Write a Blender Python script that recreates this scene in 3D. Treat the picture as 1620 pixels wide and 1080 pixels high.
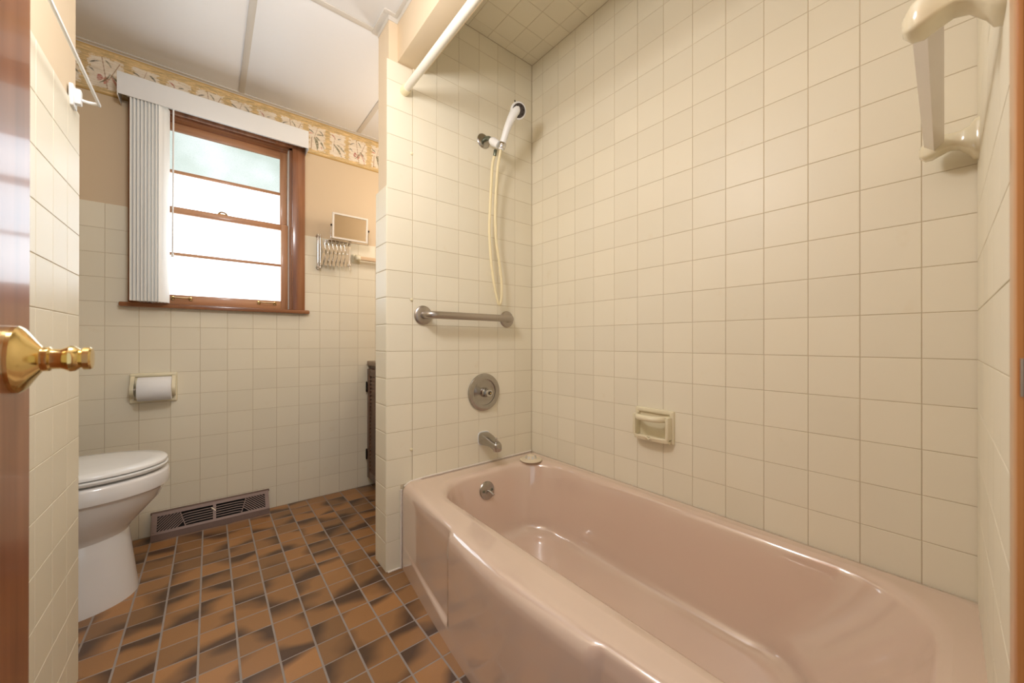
import bpy, bmesh, math, random
import numpy as np
from mathutils import Vector, Matrix
random.seed(7)
for o in list(bpy.data.objects): bpy.data.objects.remove(o)
scn = bpy.context.scene
COL = scn.collection

# ------------------------------------------------------------------ camera
cam_d = bpy.data.cameras.new('camera'); cam = bpy.data.objects.new('camera', cam_d); COL.objects.link(cam)
cam_d.sensor_width = 36.0; cam_d.lens = 588.18/1620*36
yaw, pitch, roll = 0.68248, 0.00121, 0.00082
cam.matrix_world = Matrix.Translation((0, 0, 0.91)) @ Matrix.Rotation(-yaw, 4, 'Z') @ Matrix.Rotation(math.pi/2+pitch, 4, 'X') @ Matrix.Rotation(roll, 4, 'Z')
cam_d.clip_start = 0.01
cam_d.dof.use_dof = True; cam_d.dof.focus_distance = 1.7; cam_d.dof.aperture_fstop = 6.3
scn.camera = cam
# ------------------------------------------------------------------ world, lamps, exposure
w = bpy.data.worlds.new('world'); scn.world = w; w.use_nodes = True
bg = w.node_tree.nodes['Background']; bg.inputs[0].default_value = (0.92, 0.96, 1.0, 1); bg.inputs[1].default_value = 0.65
def point(name, loc, power, color, rad):
    d = bpy.data.lights.new(name, 'POINT'); d.energy = power; d.color = color; d.shadow_soft_size = rad
    o = bpy.data.objects.new(name, d); o.location = loc; COL.objects.link(o); return o
point('bathroom_lamp', (0.09, 0.76, 1.80), 16.8, (0.965, 0.97, 0.985), 0.10)
point('vanity_lamp', (1.15, 1.93, 1.74), 5.2, (1.0, 0.95, 0.88), 0.07)
WINDOW_STRENGTH = 3.2
vs = scn.view_settings
vs.view_transform = 'Standard'; vs.look = 'None'; vs.exposure = 0.36; vs.gamma = 1.0; vs.use_curve_mapping = False

# ------------------------------------------------------------------ dimensions (metres)
P = 0.108                      # wall tile pitch
XR, YF, YB, XL = 1.3103, 1.4471, 2.4127, -0.274     # tile faces: tub wall, faucet wall, window wall, left wall
XW = 0.5394                    # free end of the faucet wall
ZC, ZA = 2.21, 2.358           # suspended ceiling, tiled tub ceiling
ZR, ZB = 0.87137, 0.97916      # one grout line height: tub surround, window and left wall
YL0 = 1.36717                  # first grout column on the tub wall
XB0 = -0.36142                 # a grout column on the window wall
ZT = 0.340                     # tub rim
XFL = -0.88                    # wall behind the toilet
FP = 0.0912                    # floor tile pitch

# ------------------------------------------------------------------ mesh helpers
class MB:
    def __init__(s): s.v = []; s.f = []
    def add(s, v, f):
        n = len(s.v); s.v += [tuple(p) for p in v]; s.f += [tuple(i+n for i in q) for q in f]; return s
    def box(s, x0, x1, y0, y1, z0, z1, b=0.0, seg=2):
        if b <= 0:
            v = [(x, y, z) for z in (z0, z1) for y in (y0, y1) for x in (x0, x1)]
            return s.add(v, [(0,2,3,1),(4,5,7,6),(0,1,5,4),(2,6,7,3),(0,4,6,2),(1,3,7,5)])
        bm = bmesh.new(); bmesh.ops.create_cube(bm, size=1)
        for q in bm.verts: q.co = Vector(((x0+x1)/2+q.co.x*(x1-x0), (y0+y1)/2+q.co.y*(y1-y0), (z0+z1)/2+q.co.z*(z1-z0)))
        b = min(b, 0.45*min(x1-x0, y1-y0, z1-z0))
        bmesh.ops.bevel(bm, geom=bm.edges[:], offset=b, segments=seg, profile=0.5, affect='EDGES')
        return s.bm(bm)
    def bm(s, bm):
        bm.verts.index_update(); v = [q.co[:] for q in bm.verts]; f = [[q.index for q in a.verts] for a in bm.faces]; bm.free(); return s.add(v, f)
    def loft(s, loops, close=True, cap0=False, cap1=False):
        n = len(loops[0]); v = [p for l in loops for p in l]; f = []
        for i in range(len(loops)-1):
            for j in range(n if close else n-1):
                k = (j+1) % n; f.append((i*n+j, i*n+k, (i+1)*n+k, (i+1)*n+j))
        if cap0: f.append(tuple(range(n-1, -1, -1)))
        if cap1: f.append(tuple((len(loops)-1)*n+j for j in range(n)))
        return s.add(v, f)
    def lathe(s, prof, origin, axis, n=24, up=None):
        # prof: list of (radius, distance along axis)
        a = Vector(axis).normalized(); u = a.orthogonal().normalized() if up is None else (Vector(up)-a*Vector(up).dot(a)).normalized(); w_ = a.cross(u)
        o = Vector(origin); loops = []
        for r, h in prof:
            r = max(r, 1e-5)
            loops.append([tuple(o+a*h+(u*math.cos(t)+w_*math.sin(t))*r) for t in [2*math.pi*k/n for k in range(n)]])
        return s.loft(loops, True, True, True)
    def tube(s, pts, r, n=12, smooth=0, cap=True):
        pts = [Vector(p) for p in pts]
        if smooth:
            q = [pts[0]]
            for i in range(len(pts)-1):
                p0 = pts[max(i-1, 0)]; p1 = pts[i]; p2 = pts[i+1]; p3 = pts[min(i+2, len(pts)-1)]
                for k in range(1, smooth+1):
                    t = k/smooth
                    q.append(0.5*((2*p1)+(p2-p0)*t+(2*p0-5*p1+4*p2-p3)*t*t+(3*p1-p0-3*p2+p3)*t**3))
            rr = r
            if isinstance(r, (list, tuple)):
                rr = [np.interp(i/smooth, range(len(r)), r) for i in range(len(q))]
            pts, r = q, rr
        if not isinstance(r, (list, tuple)): r = [r]*len(pts)
        loops = []; ref = None
        for i, p in enumerate(pts):
            d = (pts[min(i+1, len(pts)-1)]-pts[max(i-1, 0)]).normalized()
            if ref is None: ref = d.orthogonal().normalized()
            ref = (ref-d*ref.dot(d)).normalized(); b = d.cross(ref)
            loops.append([tuple(p+(ref*math.cos(t)+b*math.sin(t))*r[i]) for t in [2*math.pi*k/n for k in range(n)]])
        return s.loft(loops, True, cap, cap)
    def prism(s, poly, axis, a0, a1):
        # poly: 2D points in the two remaining axes (in x,y,z order)
        def mk(p, a):
            c = list(p); c.insert(axis, a); return tuple(c)
        n = len(poly); v = [mk(p, a0) for p in poly]+[mk(p, a1) for p in poly]
        f = [tuple(range(n-1, -1, -1)), tuple(range(n, 2*n))]+[(i, (i+1) % n, n+(i+1) % n, n+i) for i in range(n)]
        return s.add(v, f)

ROOT = {}
def link(name, me, mat, parent):
    o = bpy.data.objects.new(name, me); COL.objects.link(o)
    if mat is not None and me is not None and len(me.materials) == 0: me.materials.append(mat)
    if parent is not None: o.parent = parent
    return o
def build(mb, name, mat, parent=None, angle=35, at=None):
    """one mesh object; vertices are given in world coordinates"""
    L = Vector((0, 0, 0))
    if parent is not None: L = ROOT.get(parent.name, L)
    elif at is not None: L = Vector(at)
    me = bpy.data.meshes.new(name)
    me.from_pydata([(x-L.x, y-L.y, z-L.z) for x, y, z in mb.v], [], mb.f)
    bm = bmesh.new(); bm.from_mesh(me); bmesh.ops.recalc_face_normals(bm, faces=bm.faces[:]); bm.to_mesh(me); bm.free()
    me.polygons.foreach_set('use_smooth', [True]*len(me.polygons)); me.set_sharp_from_angle(angle=math.radians(angle))
    o = link(name, me, mat, parent)
    if parent is None: o.location = L
    ROOT[o.name] = L
    return o
def tag(o, label, cat, group=None):
    o['label'] = label; o['category'] = cat
    if group: o['group'] = group
    return o
def thing(name, loc, label, cat, group=None):
    o = bpy.data.objects.new(name, None); COL.objects.link(o); o.location = loc; o.empty_display_size = 0.05
    ROOT[o.name] = Vector(loc); return tag(o, label, cat, group)
def struct(mb, name, mat, label=None):
    o = build(mb, name, mat); o['kind'] = 'structure'
    if label: o['label'] = label
    return o

# ------------------------------------------------------------------ materials
def srgb(r, g, b):
    f = lambda c: (c/255/12.92) if c/255 <= 0.04045 else ((c/255+0.055)/1.055)**2.4
    return (f(r), f(g), f(b), 1)
class NT:
    def __init__(s, name):
        s.m = bpy.data.materials.new(name); s.m.use_nodes = True; s.t = s.m.node_tree; s.b = s.t.nodes['Principled BSDF']
    def n(s, typ, **kw):
        d = s.t.nodes.new(typ)
        for k, v in kw.items():
            if k.startswith('i_'):
                key = k[2:]; d.inputs[int(key) if key.isdigit() else key.replace('_', ' ')].default_value = v
            else: setattr(d, k, v)
        return d
    def l(s, a, b): s.t.links.new(a, b)
    def mix(s, fac, a, b, blend='MIX'):
        d = s.t.nodes.new('ShaderNodeMix'); d.data_type = 'RGBA'; d.blend_type = blend
        for sock, v in ((d.inputs[0], fac), (d.inputs[6], a), (d.inputs[7], b)):
            if hasattr(v, 'is_output'): s.l(v, sock)
            else: sock.default_value = v
        return d.outputs[2]
    def math(s, op, a, b=None, c=None):
        d = s.t.nodes.new('ShaderNodeMath'); d.operation = op
        for i, v in enumerate((a, b, c)):
            if v is None: continue
            if hasattr(v, 'is_output'): s.l(v, d.inputs[i])
            else: d.inputs[i].default_value = v
        return d.outputs[0]
    def ramp(s, fac, stops):
        d = s.t.nodes.new('ShaderNodeValToRGB'); e = d.color_ramp.elements
        while len(e) < len(stops): e.new(0.5)
        for q, (p, c) in zip(e, stops): q.position = p; q.color = c
        s.l(fac, d.inputs[0]); return d.outputs[0]
    def noise(s, scale, detail=3, vec=None, rough=0.5):
        d = s.n('ShaderNodeTexNoise'); d.inputs['Scale'].default_value = scale; d.inputs['Detail'].default_value = detail; d.inputs['Roughness'].default_value = rough
        if vec is not None: s.l(vec, d.inputs['Vector'])
        return d.outputs['Fac']
    def bump(s, h, strength=0.2, dist=0.001):
        d = s.n('ShaderNodeBump'); d.inputs['Strength'].default_value = strength; d.inputs['Distance'].default_value = dist
        s.l(h, d.inputs['Height']); s.l(d.outputs[0], s.b.inputs['Normal'])
    def set(s, col=None, rough=0.5, metal=0.0, spec=0.5, coat=0.0, coat_r=0.1):
        if col is not None:
            if hasattr(col, 'is_output'): s.l(col, s.b.inputs['Base Color'])
            else: s.b.inputs['Base Color'].default_value = col
        s.b.inputs['Roughness'].default_value = rough; s.b.inputs['Metallic'].default_value = metal
        s.b.inputs['Specular IOR Level'].default_value = spec; s.b.inputs['Coat Weight'].default_value = coat; s.b.inputs['Coat Roughness'].default_value = coat_r
        return s.m
M = {}
def simple(key, col, rough=0.5, metal=0.0, spec=0.5, coat=0.0, var=0.04, scale=12, bump=0.0, bscale=200, coat_r=0.1, cior=1.5):
    t = NT(key); tc = t.n('ShaderNodeTexCoord')
    nz = t.noise(scale, 4, tc.outputs['Object'])
    a = tuple(min(1, c*(1+var)) for c in col[:3])+(1,); b = tuple(c*(1-var) for c in col[:3])+(1,)
    c = t.mix(nz, b, a)
    if bump > 0: t.bump(t.noise(bscale, 2, tc.outputs['Object']), bump, 0.0008)
    M[key] = t.set(c, rough, metal, spec, coat, coat_r); t.b.inputs['Coat IOR'].default_value = cior
simple('grout', srgb(206, 192, 165), 0.8, var=0.10, scale=25)
simple('floor_grout', srgb(156, 145, 137), 0.85, var=0.14, scale=30, bump=0.5, bscale=400)
simple('paint', srgb(218, 195, 162), 0.55, var=0.02, scale=4, bump=0.12, bscale=300)
simple('paint_pale', srgb(226, 206, 176), 0.55, var=0.02, scale=4, bump=0.12, bscale=300)
simple('white_plastic', srgb(238, 238, 236), 0.3, var=0.01)
simple('cream_plastic', srgb(238, 226, 190), 0.3, var=0.02)
simple('rod_white', srgb(240, 234, 220), 0.3, var=0.01)
simple('vane', srgb(240, 239, 234), 0.6, var=0.005, scale=3)
simple('ceiling_white', srgb(240, 240, 240), 0.42, var=0.01, scale=60, bump=0.25, bscale=350)
simple('grid_metal', srgb(214, 208, 198), 0.4, var=0.02)
simple('porcelain', srgb(240, 238, 236), 0.10, var=0.01, coat=0.5, coat_r=0.03)
simple('seat_plastic', srgb(242, 242, 240), 0.18, var=0.01, coat=0.3)
simple('ceramic', srgb(235, 225, 194), 0.15, var=0.02, coat=0.4, coat_r=0.05)
simple('paper', srgb(240, 240, 240), 0.9, var=0.02, scale=80, bump=0.4, bscale=500)
simple('chrome', srgb(205, 203, 200), 0.12, 1.0, var=0.10, scale=30)
simple('dull_chrome', srgb(176, 172, 166), 0.22, 1.0, var=0.16, scale=60)
simple('brushed_steel', srgb(176, 168, 160), 0.34, 1.0, var=0.06, scale=90)
simple('tarnish', srgb(120, 126, 112), 0.35, 0.8, var=0.35, scale=90)
simple('dark_metal', srgb(40, 36, 34), 0.4, 0.6, var=0.1)
simple('brass', srgb(226, 200, 138), 0.13, 1.0, var=0.06, scale=40)
simple('antique_brass', srgb(176, 146, 98), 0.25, 1.0, var=0.15, scale=120)
simple('register_brown', srgb(124, 102, 92), 0.45, 0.25, var=0.10, scale=60)
simple('register_dark', srgb(26, 22, 20), 0.9, var=0.1)
simple('tub', srgb(224, 198, 179), 0.15, spec=0.5, coat=1.0, coat_r=0.05, cior=1.9, var=0.015, scale=5)
simple('caulk', srgb(228, 218, 206), 0.6, var=0.12, scale=120)
simple('tan_bar', srgb(226, 196, 160), 0.3, var=0.02)
simple('beige_plastic', srgb(232, 216, 188), 0.4, var=0.02)
simple('rubber_dark', srgb(70, 62, 58), 0.5, var=0.25, scale=200)
simple('mirror_frame', srgb(236, 228, 216), 0.35, var=0.02)
simple('clear_bar', srgb(226, 216, 204), 0.22, var=0.01, coat=0.4)
simple('hose', srgb(240, 226, 184), 0.28, var=0.02, coat=0.3)
M['mirror'] = NT('mirror').set(srgb(192, 180, 162), 0.10, 1.0)

def tile_mat():
    t = NT('wall_tile'); oi = t.n('ShaderNodeObjectInfo'); tc = t.n('ShaderNodeTexCoord')
    off = t.n('ShaderNodeNewGeometry')      # position on the wall, so stains run on across joints
    base = t.mix(t.noise(3.0, 3, off.outputs[0]), srgb(238, 229, 205), srgb(241, 234, 214))
    stain = t.ramp(t.noise(14, 5, off.outputs[0]), [(0.68, (0, 0, 0, 1)), (0.80, (1, 1, 1, 1))])
    base = t.mix(t.math('MULTIPLY', stain, 0.14), base, srgb(216, 186, 128))
    v = t.math('MULTIPLY_ADD', oi.outputs['Random'], 0.05, 0.955)
    hsv = t.n('ShaderNodeHueSaturation'); t.l(base, hsv.inputs['Color']); t.l(v, hsv.inputs['Value'])
    t.bump(t.noise(28, 2, off.outputs[0]), 0.02, 0.002)
    M['tile'] = t.set(hsv.outputs[0], 0.42, spec=0.32)
tile_mat()
def floor_mat():
    t = NT('floor_tile'); oi = t.n('ShaderNodeObjectInfo'); tc = t.n('ShaderNodeTexCoord'); ge = t.n('ShaderNodeNewGeometry')
    r = t.math('FRACT', t.math('ADD', oi.outputs['Random'], t.math('MULTIPLY', ge.outputs['Random Per Island'], 7.31)))
    comb = t.n('ShaderNodeCombineXYZ')
    t.l(t.math('MULTIPLY', r, 61.0), comb.inputs[0]); t.l(t.math('MULTIPLY', r, 23.0), comb.inputs[1]); t.l(t.math('MULTIPLY', r, 97.0), comb.inputs[2])
    mp = t.n('ShaderNodeMapping'); t.l(tc.outputs['Object'], mp.inputs[0]); t.l(comb.outputs[0], mp.inputs['Location']); mp.inputs['Scale'].default_value = (0.85, 1.1, 1)
    nz = t.noise(11, 1.0, mp.outputs[0], 0.4)
    ng = t.noise(7, 1, mp.outputs[0])
    base = t.mix(ng, srgb(172, 120, 68), srgb(188, 136, 84))
    rv = t.math('FRACT', t.math('MULTIPLY', r, 13.7))
    base = t.mix(t.math('MULTIPLY', rv, 0.85), base, srgb(126, 94, 62))
    # kiln flashing: a dark band along one side of some tiles
    sx = t.n('ShaderNodeSeparateXYZ'); t.l(tc.outputs['Object'], sx.inputs[0])
    ph = t.math('MULTIPLY', t.math('FRACT', t.math('MULTIPLY', r, 17.9)), 6.283)
    p = t.math('ADD', t.math('MULTIPLY', t.math('MULTIPLY', sx.outputs[0], 16.0), t.math('COSINE', ph)), t.math('MULTIPLY', t.math('MULTIPLY', sx.outputs[1], 23.0), t.math('SINE', ph)))
    p = t.math('ADD', p, t.math('MULTIPLY_ADD', nz, 2.2, -1.1))
    p = t.math('ADD', p, t.math('MULTIPLY_ADD', t.math('FRACT', t.math('MULTIPLY', r, 5.3)), 1.0, -0.62))
    d = t.ramp(p, [(0.0, (0, 0, 0, 1)), (0.85, (1, 1, 1, 1))])
    col = t.mix(t.math('MULTIPLY', d, 0.9), base, srgb(58, 42, 34))
    fine = t.noise(320, 2, tc.outputs['Object'])
    col = t.mix(t.math('MULTIPLY', fine, 0.25), col, srgb(120, 80, 50))
    t.bump(fine, 0.18, 0.0006)
    M['floor_tile'] = t.set(col, 0.36, spec=0.5)
floor_mat()
def wood(key, c1, c2, c3, rough=0.25, coat=0.5, scale=1.0, axis='Z'):
    t = NT(key); tc = t.n('ShaderNodeTexCoord'); mp = t.n('ShaderNodeMapping'); t.l(tc.outputs['Object'], mp.inputs[0])
    s = {'Z': (26, 26, 1.6), 'X': (1.6, 26, 26), 'Y': (26, 1.6, 26)}[axis]; mp.inputs['Scale'].default_value = tuple(q*scale for q in s)
    a = t.noise(1.0, 5, mp.outputs[0], 0.6); mp2 = t.n('ShaderNodeMapping'); t.l(tc.outputs['Object'], mp2.inputs[0]); mp2.inputs['Scale'].default_value = tuple(q*5*scale for q in s)
    b = t.noise(1.0, 3, mp2.outputs[0])
    col = t.ramp(a, [(0.30, c1), (0.52, c2), (0.72, c3)])
    col = t.mix(t.math('MULTIPLY', b, 0.35), col, c1)
    t.bump(b, 0.05, 0.0005)
    M[key] = t.set(col, rough, spec=0.5, coat=coat, coat_r=0.12)
for ax in 'XZ':
    wood('casing_wood_'+ax, srgb(108, 64, 38), srgb(152, 98, 62), srgb(176, 122, 84), axis=ax)
    wood('sash_wood_'+ax, srgb(164, 112, 74), srgb(196, 144, 104), srgb(210, 162, 122), 0.4, 0.2, axis=ax)
wood('door_wood', srgb(132, 76, 44), srgb(168, 104, 66), srgb(184, 122, 82), 0.35, 0.35)
wood('jamb_wood', srgb(182, 120, 66), srgb(206, 144, 84), srgb(216, 160, 102), 0.3, 0.4)
wood('vanity_wood', srgb(60, 36, 24), srgb(98, 64, 42), srgb(124, 86, 58), 0.4, 0.2)
def counter():
    t = NT('counter'); tc = t.n('ShaderNodeTexCoord'); c = t.ramp(t.noise(160, 4, tc.outputs['Object'], 0.7), [(0.35, srgb(60, 44, 34)), (0.5, srgb(132, 104, 80)), (0.65, srgb(190, 166, 138))])
    M['counter'] = t.set(c, 0.3)
counter()
def pane_mat(key, colors, strength):
    # obscure glass lit by the daylight behind it
    t = NT(key); tc = t.n('ShaderNodeTexCoord')
    g = t.noise(420, 3, tc.outputs['Object'], 0.7); big = t.ramp(t.noise(4.5, 2, tc.outputs['Object']), [(0.35, (0, 0, 0, 1)), (0.65, (1, 1, 1, 1))])
    col = t.mix(big, colors[0], colors[1])
    col = t.mix(t.ramp(g, [(0.52, (0, 0, 0, 1)), (0.72, (0.9, 0.9, 0.9, 1))]), col, colors[2])
    t.l(col, t.b.inputs['Emission Color']); t.b.inputs['Emission Strength'].default_value = strength
    t.bump(g, 0.5, 0.0008); M[key] = t.set(srgb(96, 104, 106), 0.25)
pane_mat('pane_bright', [(0.66, 0.80, 0.92, 1), (0.95, 0.98, 1.0, 1), (0.20, 0.28, 0.33, 1)], WINDOW_STRENGTH)
pane_mat('pane_green', [(0.58, 0.68, 0.62, 1), (0.84, 0.92, 0.92, 1), (0.40, 0.52, 0.46, 1)], WINDOW_STRENGTH*0.27)
def border_mat():
    t = NT('wallpaper_border'); a = t.n('ShaderNodeAttribute'); a.attribute_name = 'print'
    M['border'] = t.set(a.outputs['Color'], 0.6)
border_mat()

# ------------------------------------------------------------------ tiles
TILES = {}
def tile_mesh(w_, h_, t_, b, mat):
    k = (round(w_, 4), round(h_, 4), t_, b, mat.name)
    if k in TILES: return TILES[k]
    x, y = w_/2, h_/2; z1 = -b*0.55
    v = []
    for ix, iz in ((0, -t_), (0, z1), (b*0.35, -b*0.14), (b, 0)):
        v += [(-x+ix, -y+ix, iz), (x-ix, -y+ix, iz), (x-ix, y-ix, iz), (-x+ix, y-ix, iz)]
    f = [(12, 13, 14, 15)]
    for r in range(3):
        for j in range(4): f.append((r*4+j, r*4+(j+1) % 4, r*4+4+(j+1) % 4, r*4+4+j))
    me = bpy.data.meshes.new('tile'); me.from_pydata(v, [], f); me.materials.append(mat)
    me.polygons.foreach_set('use_smooth', [False]*len(f))
    TILES[k] = me; return me
def lay(parent, name, O, U, V, N, ul, vl, mat, joint=0.0017, t_=0.006, b=0.0012, clip=None, jit=0.0001, depth=None, jointv=None):
    """tiles between grout lines ul x vl; O + u*U + v*V is a point of the tile face plane, N its normal"""
    U, V, N, O = Vector(U), Vector(V), Vector(N), Vector(O); out = []
    R = Matrix((U, V, N)).transposed().to_4x4()
    for i in range(len(ul)-1):
        for j in range(len(vl)-1):
            jv = jointv if jointv else joint; a0, a1, b0, b1 = ul[i]+joint/2, ul[i+1]-joint/2, vl[j]+jv/2, vl[j+1]-jv/2
            r = (a0, a1, b0, b1)
            if clip: r = clip(*r)
            if r is None: continue
            a0, a1, b0, b1 = r
            if a1-a0 < 0.004 or b1-b0 < 0.004: continue
            d = random.uniform(-jit, jit)+(depth(a0, a1, b0, b1) if depth else 0)
            o = link(name, tile_mesh(a1-a0, b1-b0, t_, b, mat), None, parent)
            tilt = Matrix.Rotation(random.uniform(-1, 1)*jit*5, 4, 'X') @ Matrix.Rotation(random.uniform(-1, 1)*jit*5, 4, 'Y')
            o.matrix_local = Matrix.Translation(O+U*((a0+a1)/2)+V*((b0+b1)/2)+N*d) @ R @ tilt
            out.append(o)
    return out
def lines(ref, lo, hi, pitch, mn=0.012):
    """grout lines through ref, from lo to hi, with cut pieces at the ends"""
    k0 = math.ceil((lo-ref)/pitch-1e-6); k1 = math.floor((hi-ref)/pitch+1e-6)
    q = [ref+k*pitch for k in range(k0, k1+1)]
    if not q or q[0]-lo > mn: q = [lo]+q
    else: q[0] = lo
    if hi-q[-1] > mn: q.append(hi)
    else: q[-1] = hi
    return q
TT = 0.006                     # tile thickness proud of the wall
GB = 0.0012                    # grout sits this far behind the tile face

# ------------------------------------------------------------------ setting
# floor: slab, then tiles
fl = struct(MB().box(XFL-0.1, XR+0.1, -0.3, YB+0.12, -0.08, -0.0005), 'floor', M['floor_grout'], 'brown quarry tile floor with grey grout')
fx = lines(0.5225, XFL, 1.31, FP); fy = lines(1.418, -0.26, YB, FP)
def is_seen(a0, a1, b0, b1): return b1 > 0.72 and ((a1 > -0.36 and a0 < 0.62) if b1 < 1.60 else (a1 > -0.46 and a0 < 0.98))
def fclip(a0, a1, b0, b1): return (a0, a1, b0, b1) if is_seen(a0, a1, b0, b1) else None
lay(fl, 'floor_tile', (0, 0, 0), (1, 0, 0), (0, 1, 0), (0, 0, 1), fx, fy, M['floor_tile'], joint=0.0052, jointv=0.0042, t_=0.008, b=0.0010, clip=fclip, jit=0.0003)
rest = MB()
for i in range(len(fx)-1):
    for j in range(len(fy)-1):
        r = (fx[i]+0.003, fx[i+1]-0.003, fy[j]+0.003, fy[j+1]-0.003)
        if not is_seen(*r): rest.box(r[0], r[1], r[2], r[3], -0.008, 0.0)
rs = build(rest, 'floor_tile_field', M['floor_tile'], fl); rs['kind'] = 'stuff'

# tub wall (right)
wr = struct(MB().box(XR+TT, XR+0.12, -0.25, YB+0.12, 0, ZA+0.06), 'wall_right', M['paint'], 'cream tiled long wall beside the tub')
build(MB().box(XR+GB, XR+TT+0.002, -0.02, YF+0.004, 0.30, ZA+0.01), 'grout_bed', M['grout'], wr)
ycols = [YL0-k*P for k in range(0, 13)][::-1]; ycols = [-0.014]+ycols+[YF]
zrows = lines(ZR, ZT-0.004, ZA, P)
lay(wr, 'tile', (XR, 0, 0), (0, 1, 0), (0, 0, 1), (-1, 0, 0), ycols, zrows, M['tile'])

# faucet wall (partition with a free end)
YWB = 1.572
ww = struct(MB().box(XW+TT+0.004, XR+0.02, YF+TT, YWB-0.004, 0, ZA+0.06), 'wall_partition', M['paint_pale'], 'tiled partition wall carrying the tub faucet')
gb = MB().box(XW+0.006, 0.6485, YF+GB+0.0025, YF+TT+0.002, 0, 2.031).box(0.6485, XR+0.004, YF+GB, YF+TT+0.002, 0, 2.031); gb.box(0.70, XR+0.004, YF+GB, YF+TT+0.002, 2.02, ZA+0.01)
gb.box(XW+GB, XW+TT+0.006, YF+GB+0.003, YWB, 0, ZR+6*P+0.008)
build(gb, 'grout_bed', M['grout'], ww)
xc = [XW+0.0016]+[XW+P*1.012*k for k in range(1, 8)]; xc.append(XR)
def wclip(a0, a1, b0, b1):
    if b0 > 2.05 and a1 < 0.70: return None
    if b1 > 2.031 and a1 < 0.70: b1 = 2.031
    if b0 < 0.31 and a0 > 0.60: return None
    if b1 < 0.335 and a1 > 0.605: a1 = 0.598
    return a0, a1, b0, b1
zr2 = lines(ZR, 0.0, ZA, P); zr2 = sorted(zr2+[2.031]) if False else zr2
def wdep(a0, a1, b0, b1): return -0.0025 if (a1 < 0.66) else 0.0
lay(ww, 'tile', (0, YF, 0), (1, 0, 0), (0, 0, 1), (0, -1, 0), xc, zr2, M['tile'], clip=wclip, depth=wdep)
zre = lines(ZR, 0.0, ZR+6*P+0.01, P)
lay(ww, 'tile', (XW, 0, 0), (0, -1, 0), (0, 0, 1), (-1, 0, 0), [-YWB, -YF-0.003], zre, M['tile'], b=0.003)
for z in (1.6848, 1.0838, 0.4679):
    build(MB().lathe([(0.0062, 0), (0.006, 0.002), (0.004, 0.0035), (0.0, 0.004)], (0.6437, YF+0.001, z), (0, -1, 0), 14), 'screw_plug', M['cream_plastic'], ww)

# header above the tub opening and its tiled ceiling
hd = struct(MB().box(0.585, 0.70, -0.15, YF+TT, 2.036, ZA+0.06, 0.003), 'wall_header', M['paint_pale'], 'painted header beam over the tub opening')
ca = struct(MB().box(0.69, XR+0.02, -0.12, YF+0.02, ZA+TT, ZA+0.08), 'ceiling_alcove', M['grout'], 'cream tiled ceiling over the tub')
build(MB().box(0.70, XR+0.004, -0.02, YF+0.004, ZA+GB, ZA+TT+0.002), 'grout_bed', M['grout'], ca)
lay(ca, 'tile', (0, 0, ZA), (1, 0, 0), (0, -1, 0), (0, 0, -1), lines(XR-0.072, 0.70, XR, P), lines(-YF+0.05, -YF, 0.02, P), M['tile'])

# window wall (back)
OX0, OX1, OZ0, OZ1 = -0.228, 0.362, 1.088, 2.0
wb_ = MB()
y0, y1 = YB+TT, YB+0.12
wb_.box(XFL-0.1, OX0, y0, y1, 0, ZC+0.06).box(OX1, XR+0.1, y0, y1, 0, ZC+0.06).box(OX0, OX1, y0, y1, 0, OZ0).box(OX0, OX1, y0, y1, OZ1, ZC+0.06)
wb = struct(wb_, 'wall_back', M['paint'], 'window wall with cream tile below beige paint')
ZTOP = 1.5235
g = MB(); g.box(XFL, OX0, YB+GB, YB+TT+0.001, 0, ZTOP-0.003).box(OX1, XR, YB+GB, YB+TT+0.001, 0, ZTOP-0.003).box(OX0, OX1, YB+GB, YB+TT+0.001, 0, OZ0)
build(g, 'grout_bed', M['grout'], wb)
def bclip(a0, a1, b0, b1):
    if b1 > OZ0+0.02:
        if a1 > OX0 and a0 < OX1:
            if a0 < OX0-0.01: a1 = OX0
            elif a1 > OX1+0.01: a0 = OX1
            else: return None
    return a0, a1, b0, b1
bz = lines(ZB, 0.0, ZB+5*P, P); bz[-1] = ZTOP
lay(wb, 'tile', (0, YB, 0), (1, 0, 0), (0, 0, 1), (0, -1, 0), lines(XB0, XFL, XR, P), bz, M['tile'], clip=bclip)

# left partition wall
YLE = 1.517
wl = struct(MB().box(-0.39, XL-TT, -0.15, YLE-0.008, 0, ZC+0.06), 'wall_left', M['paint_pale'], 'tiled partition wall between door and toilet')
g = MB().box(XL-TT-0.001, XL-GB, -0.03, YLE-0.003, 0, ZTOP-0.003); g.box(-0.39, XL-0.003, YLE-0.009, YLE-0.0015, 0, ZTOP-0.003); build(g, 'grout_bed', M['grout'], wl)
lay(wl, 'tile', (XL, 0, 0), (0, -1, 0), (0, 0, 1), (1, 0, 0), lines(-YLE, -YLE, 0.03, P), bz, M['tile'])
lay(wl, 'tile', (0, YLE, 0), (-1, 0, 0), (0, 0, 1), (0, 1, 0), lines(0.276, 0.276, 0.39, P), bz, M['tile'])
# wall behind the toilet
wa = struct(MB().box(XFL-0.1, XFL, 1.2, YB+0.1, 0, ZC+0.06), 'wall_far_left', M['paint'], 'painted wall behind the toilet')
build(MB().box(XFL, -0.385, 1.34, 1.40, 0, ZC+0.02), 'return_wall', M['paint'], wa)

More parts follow.
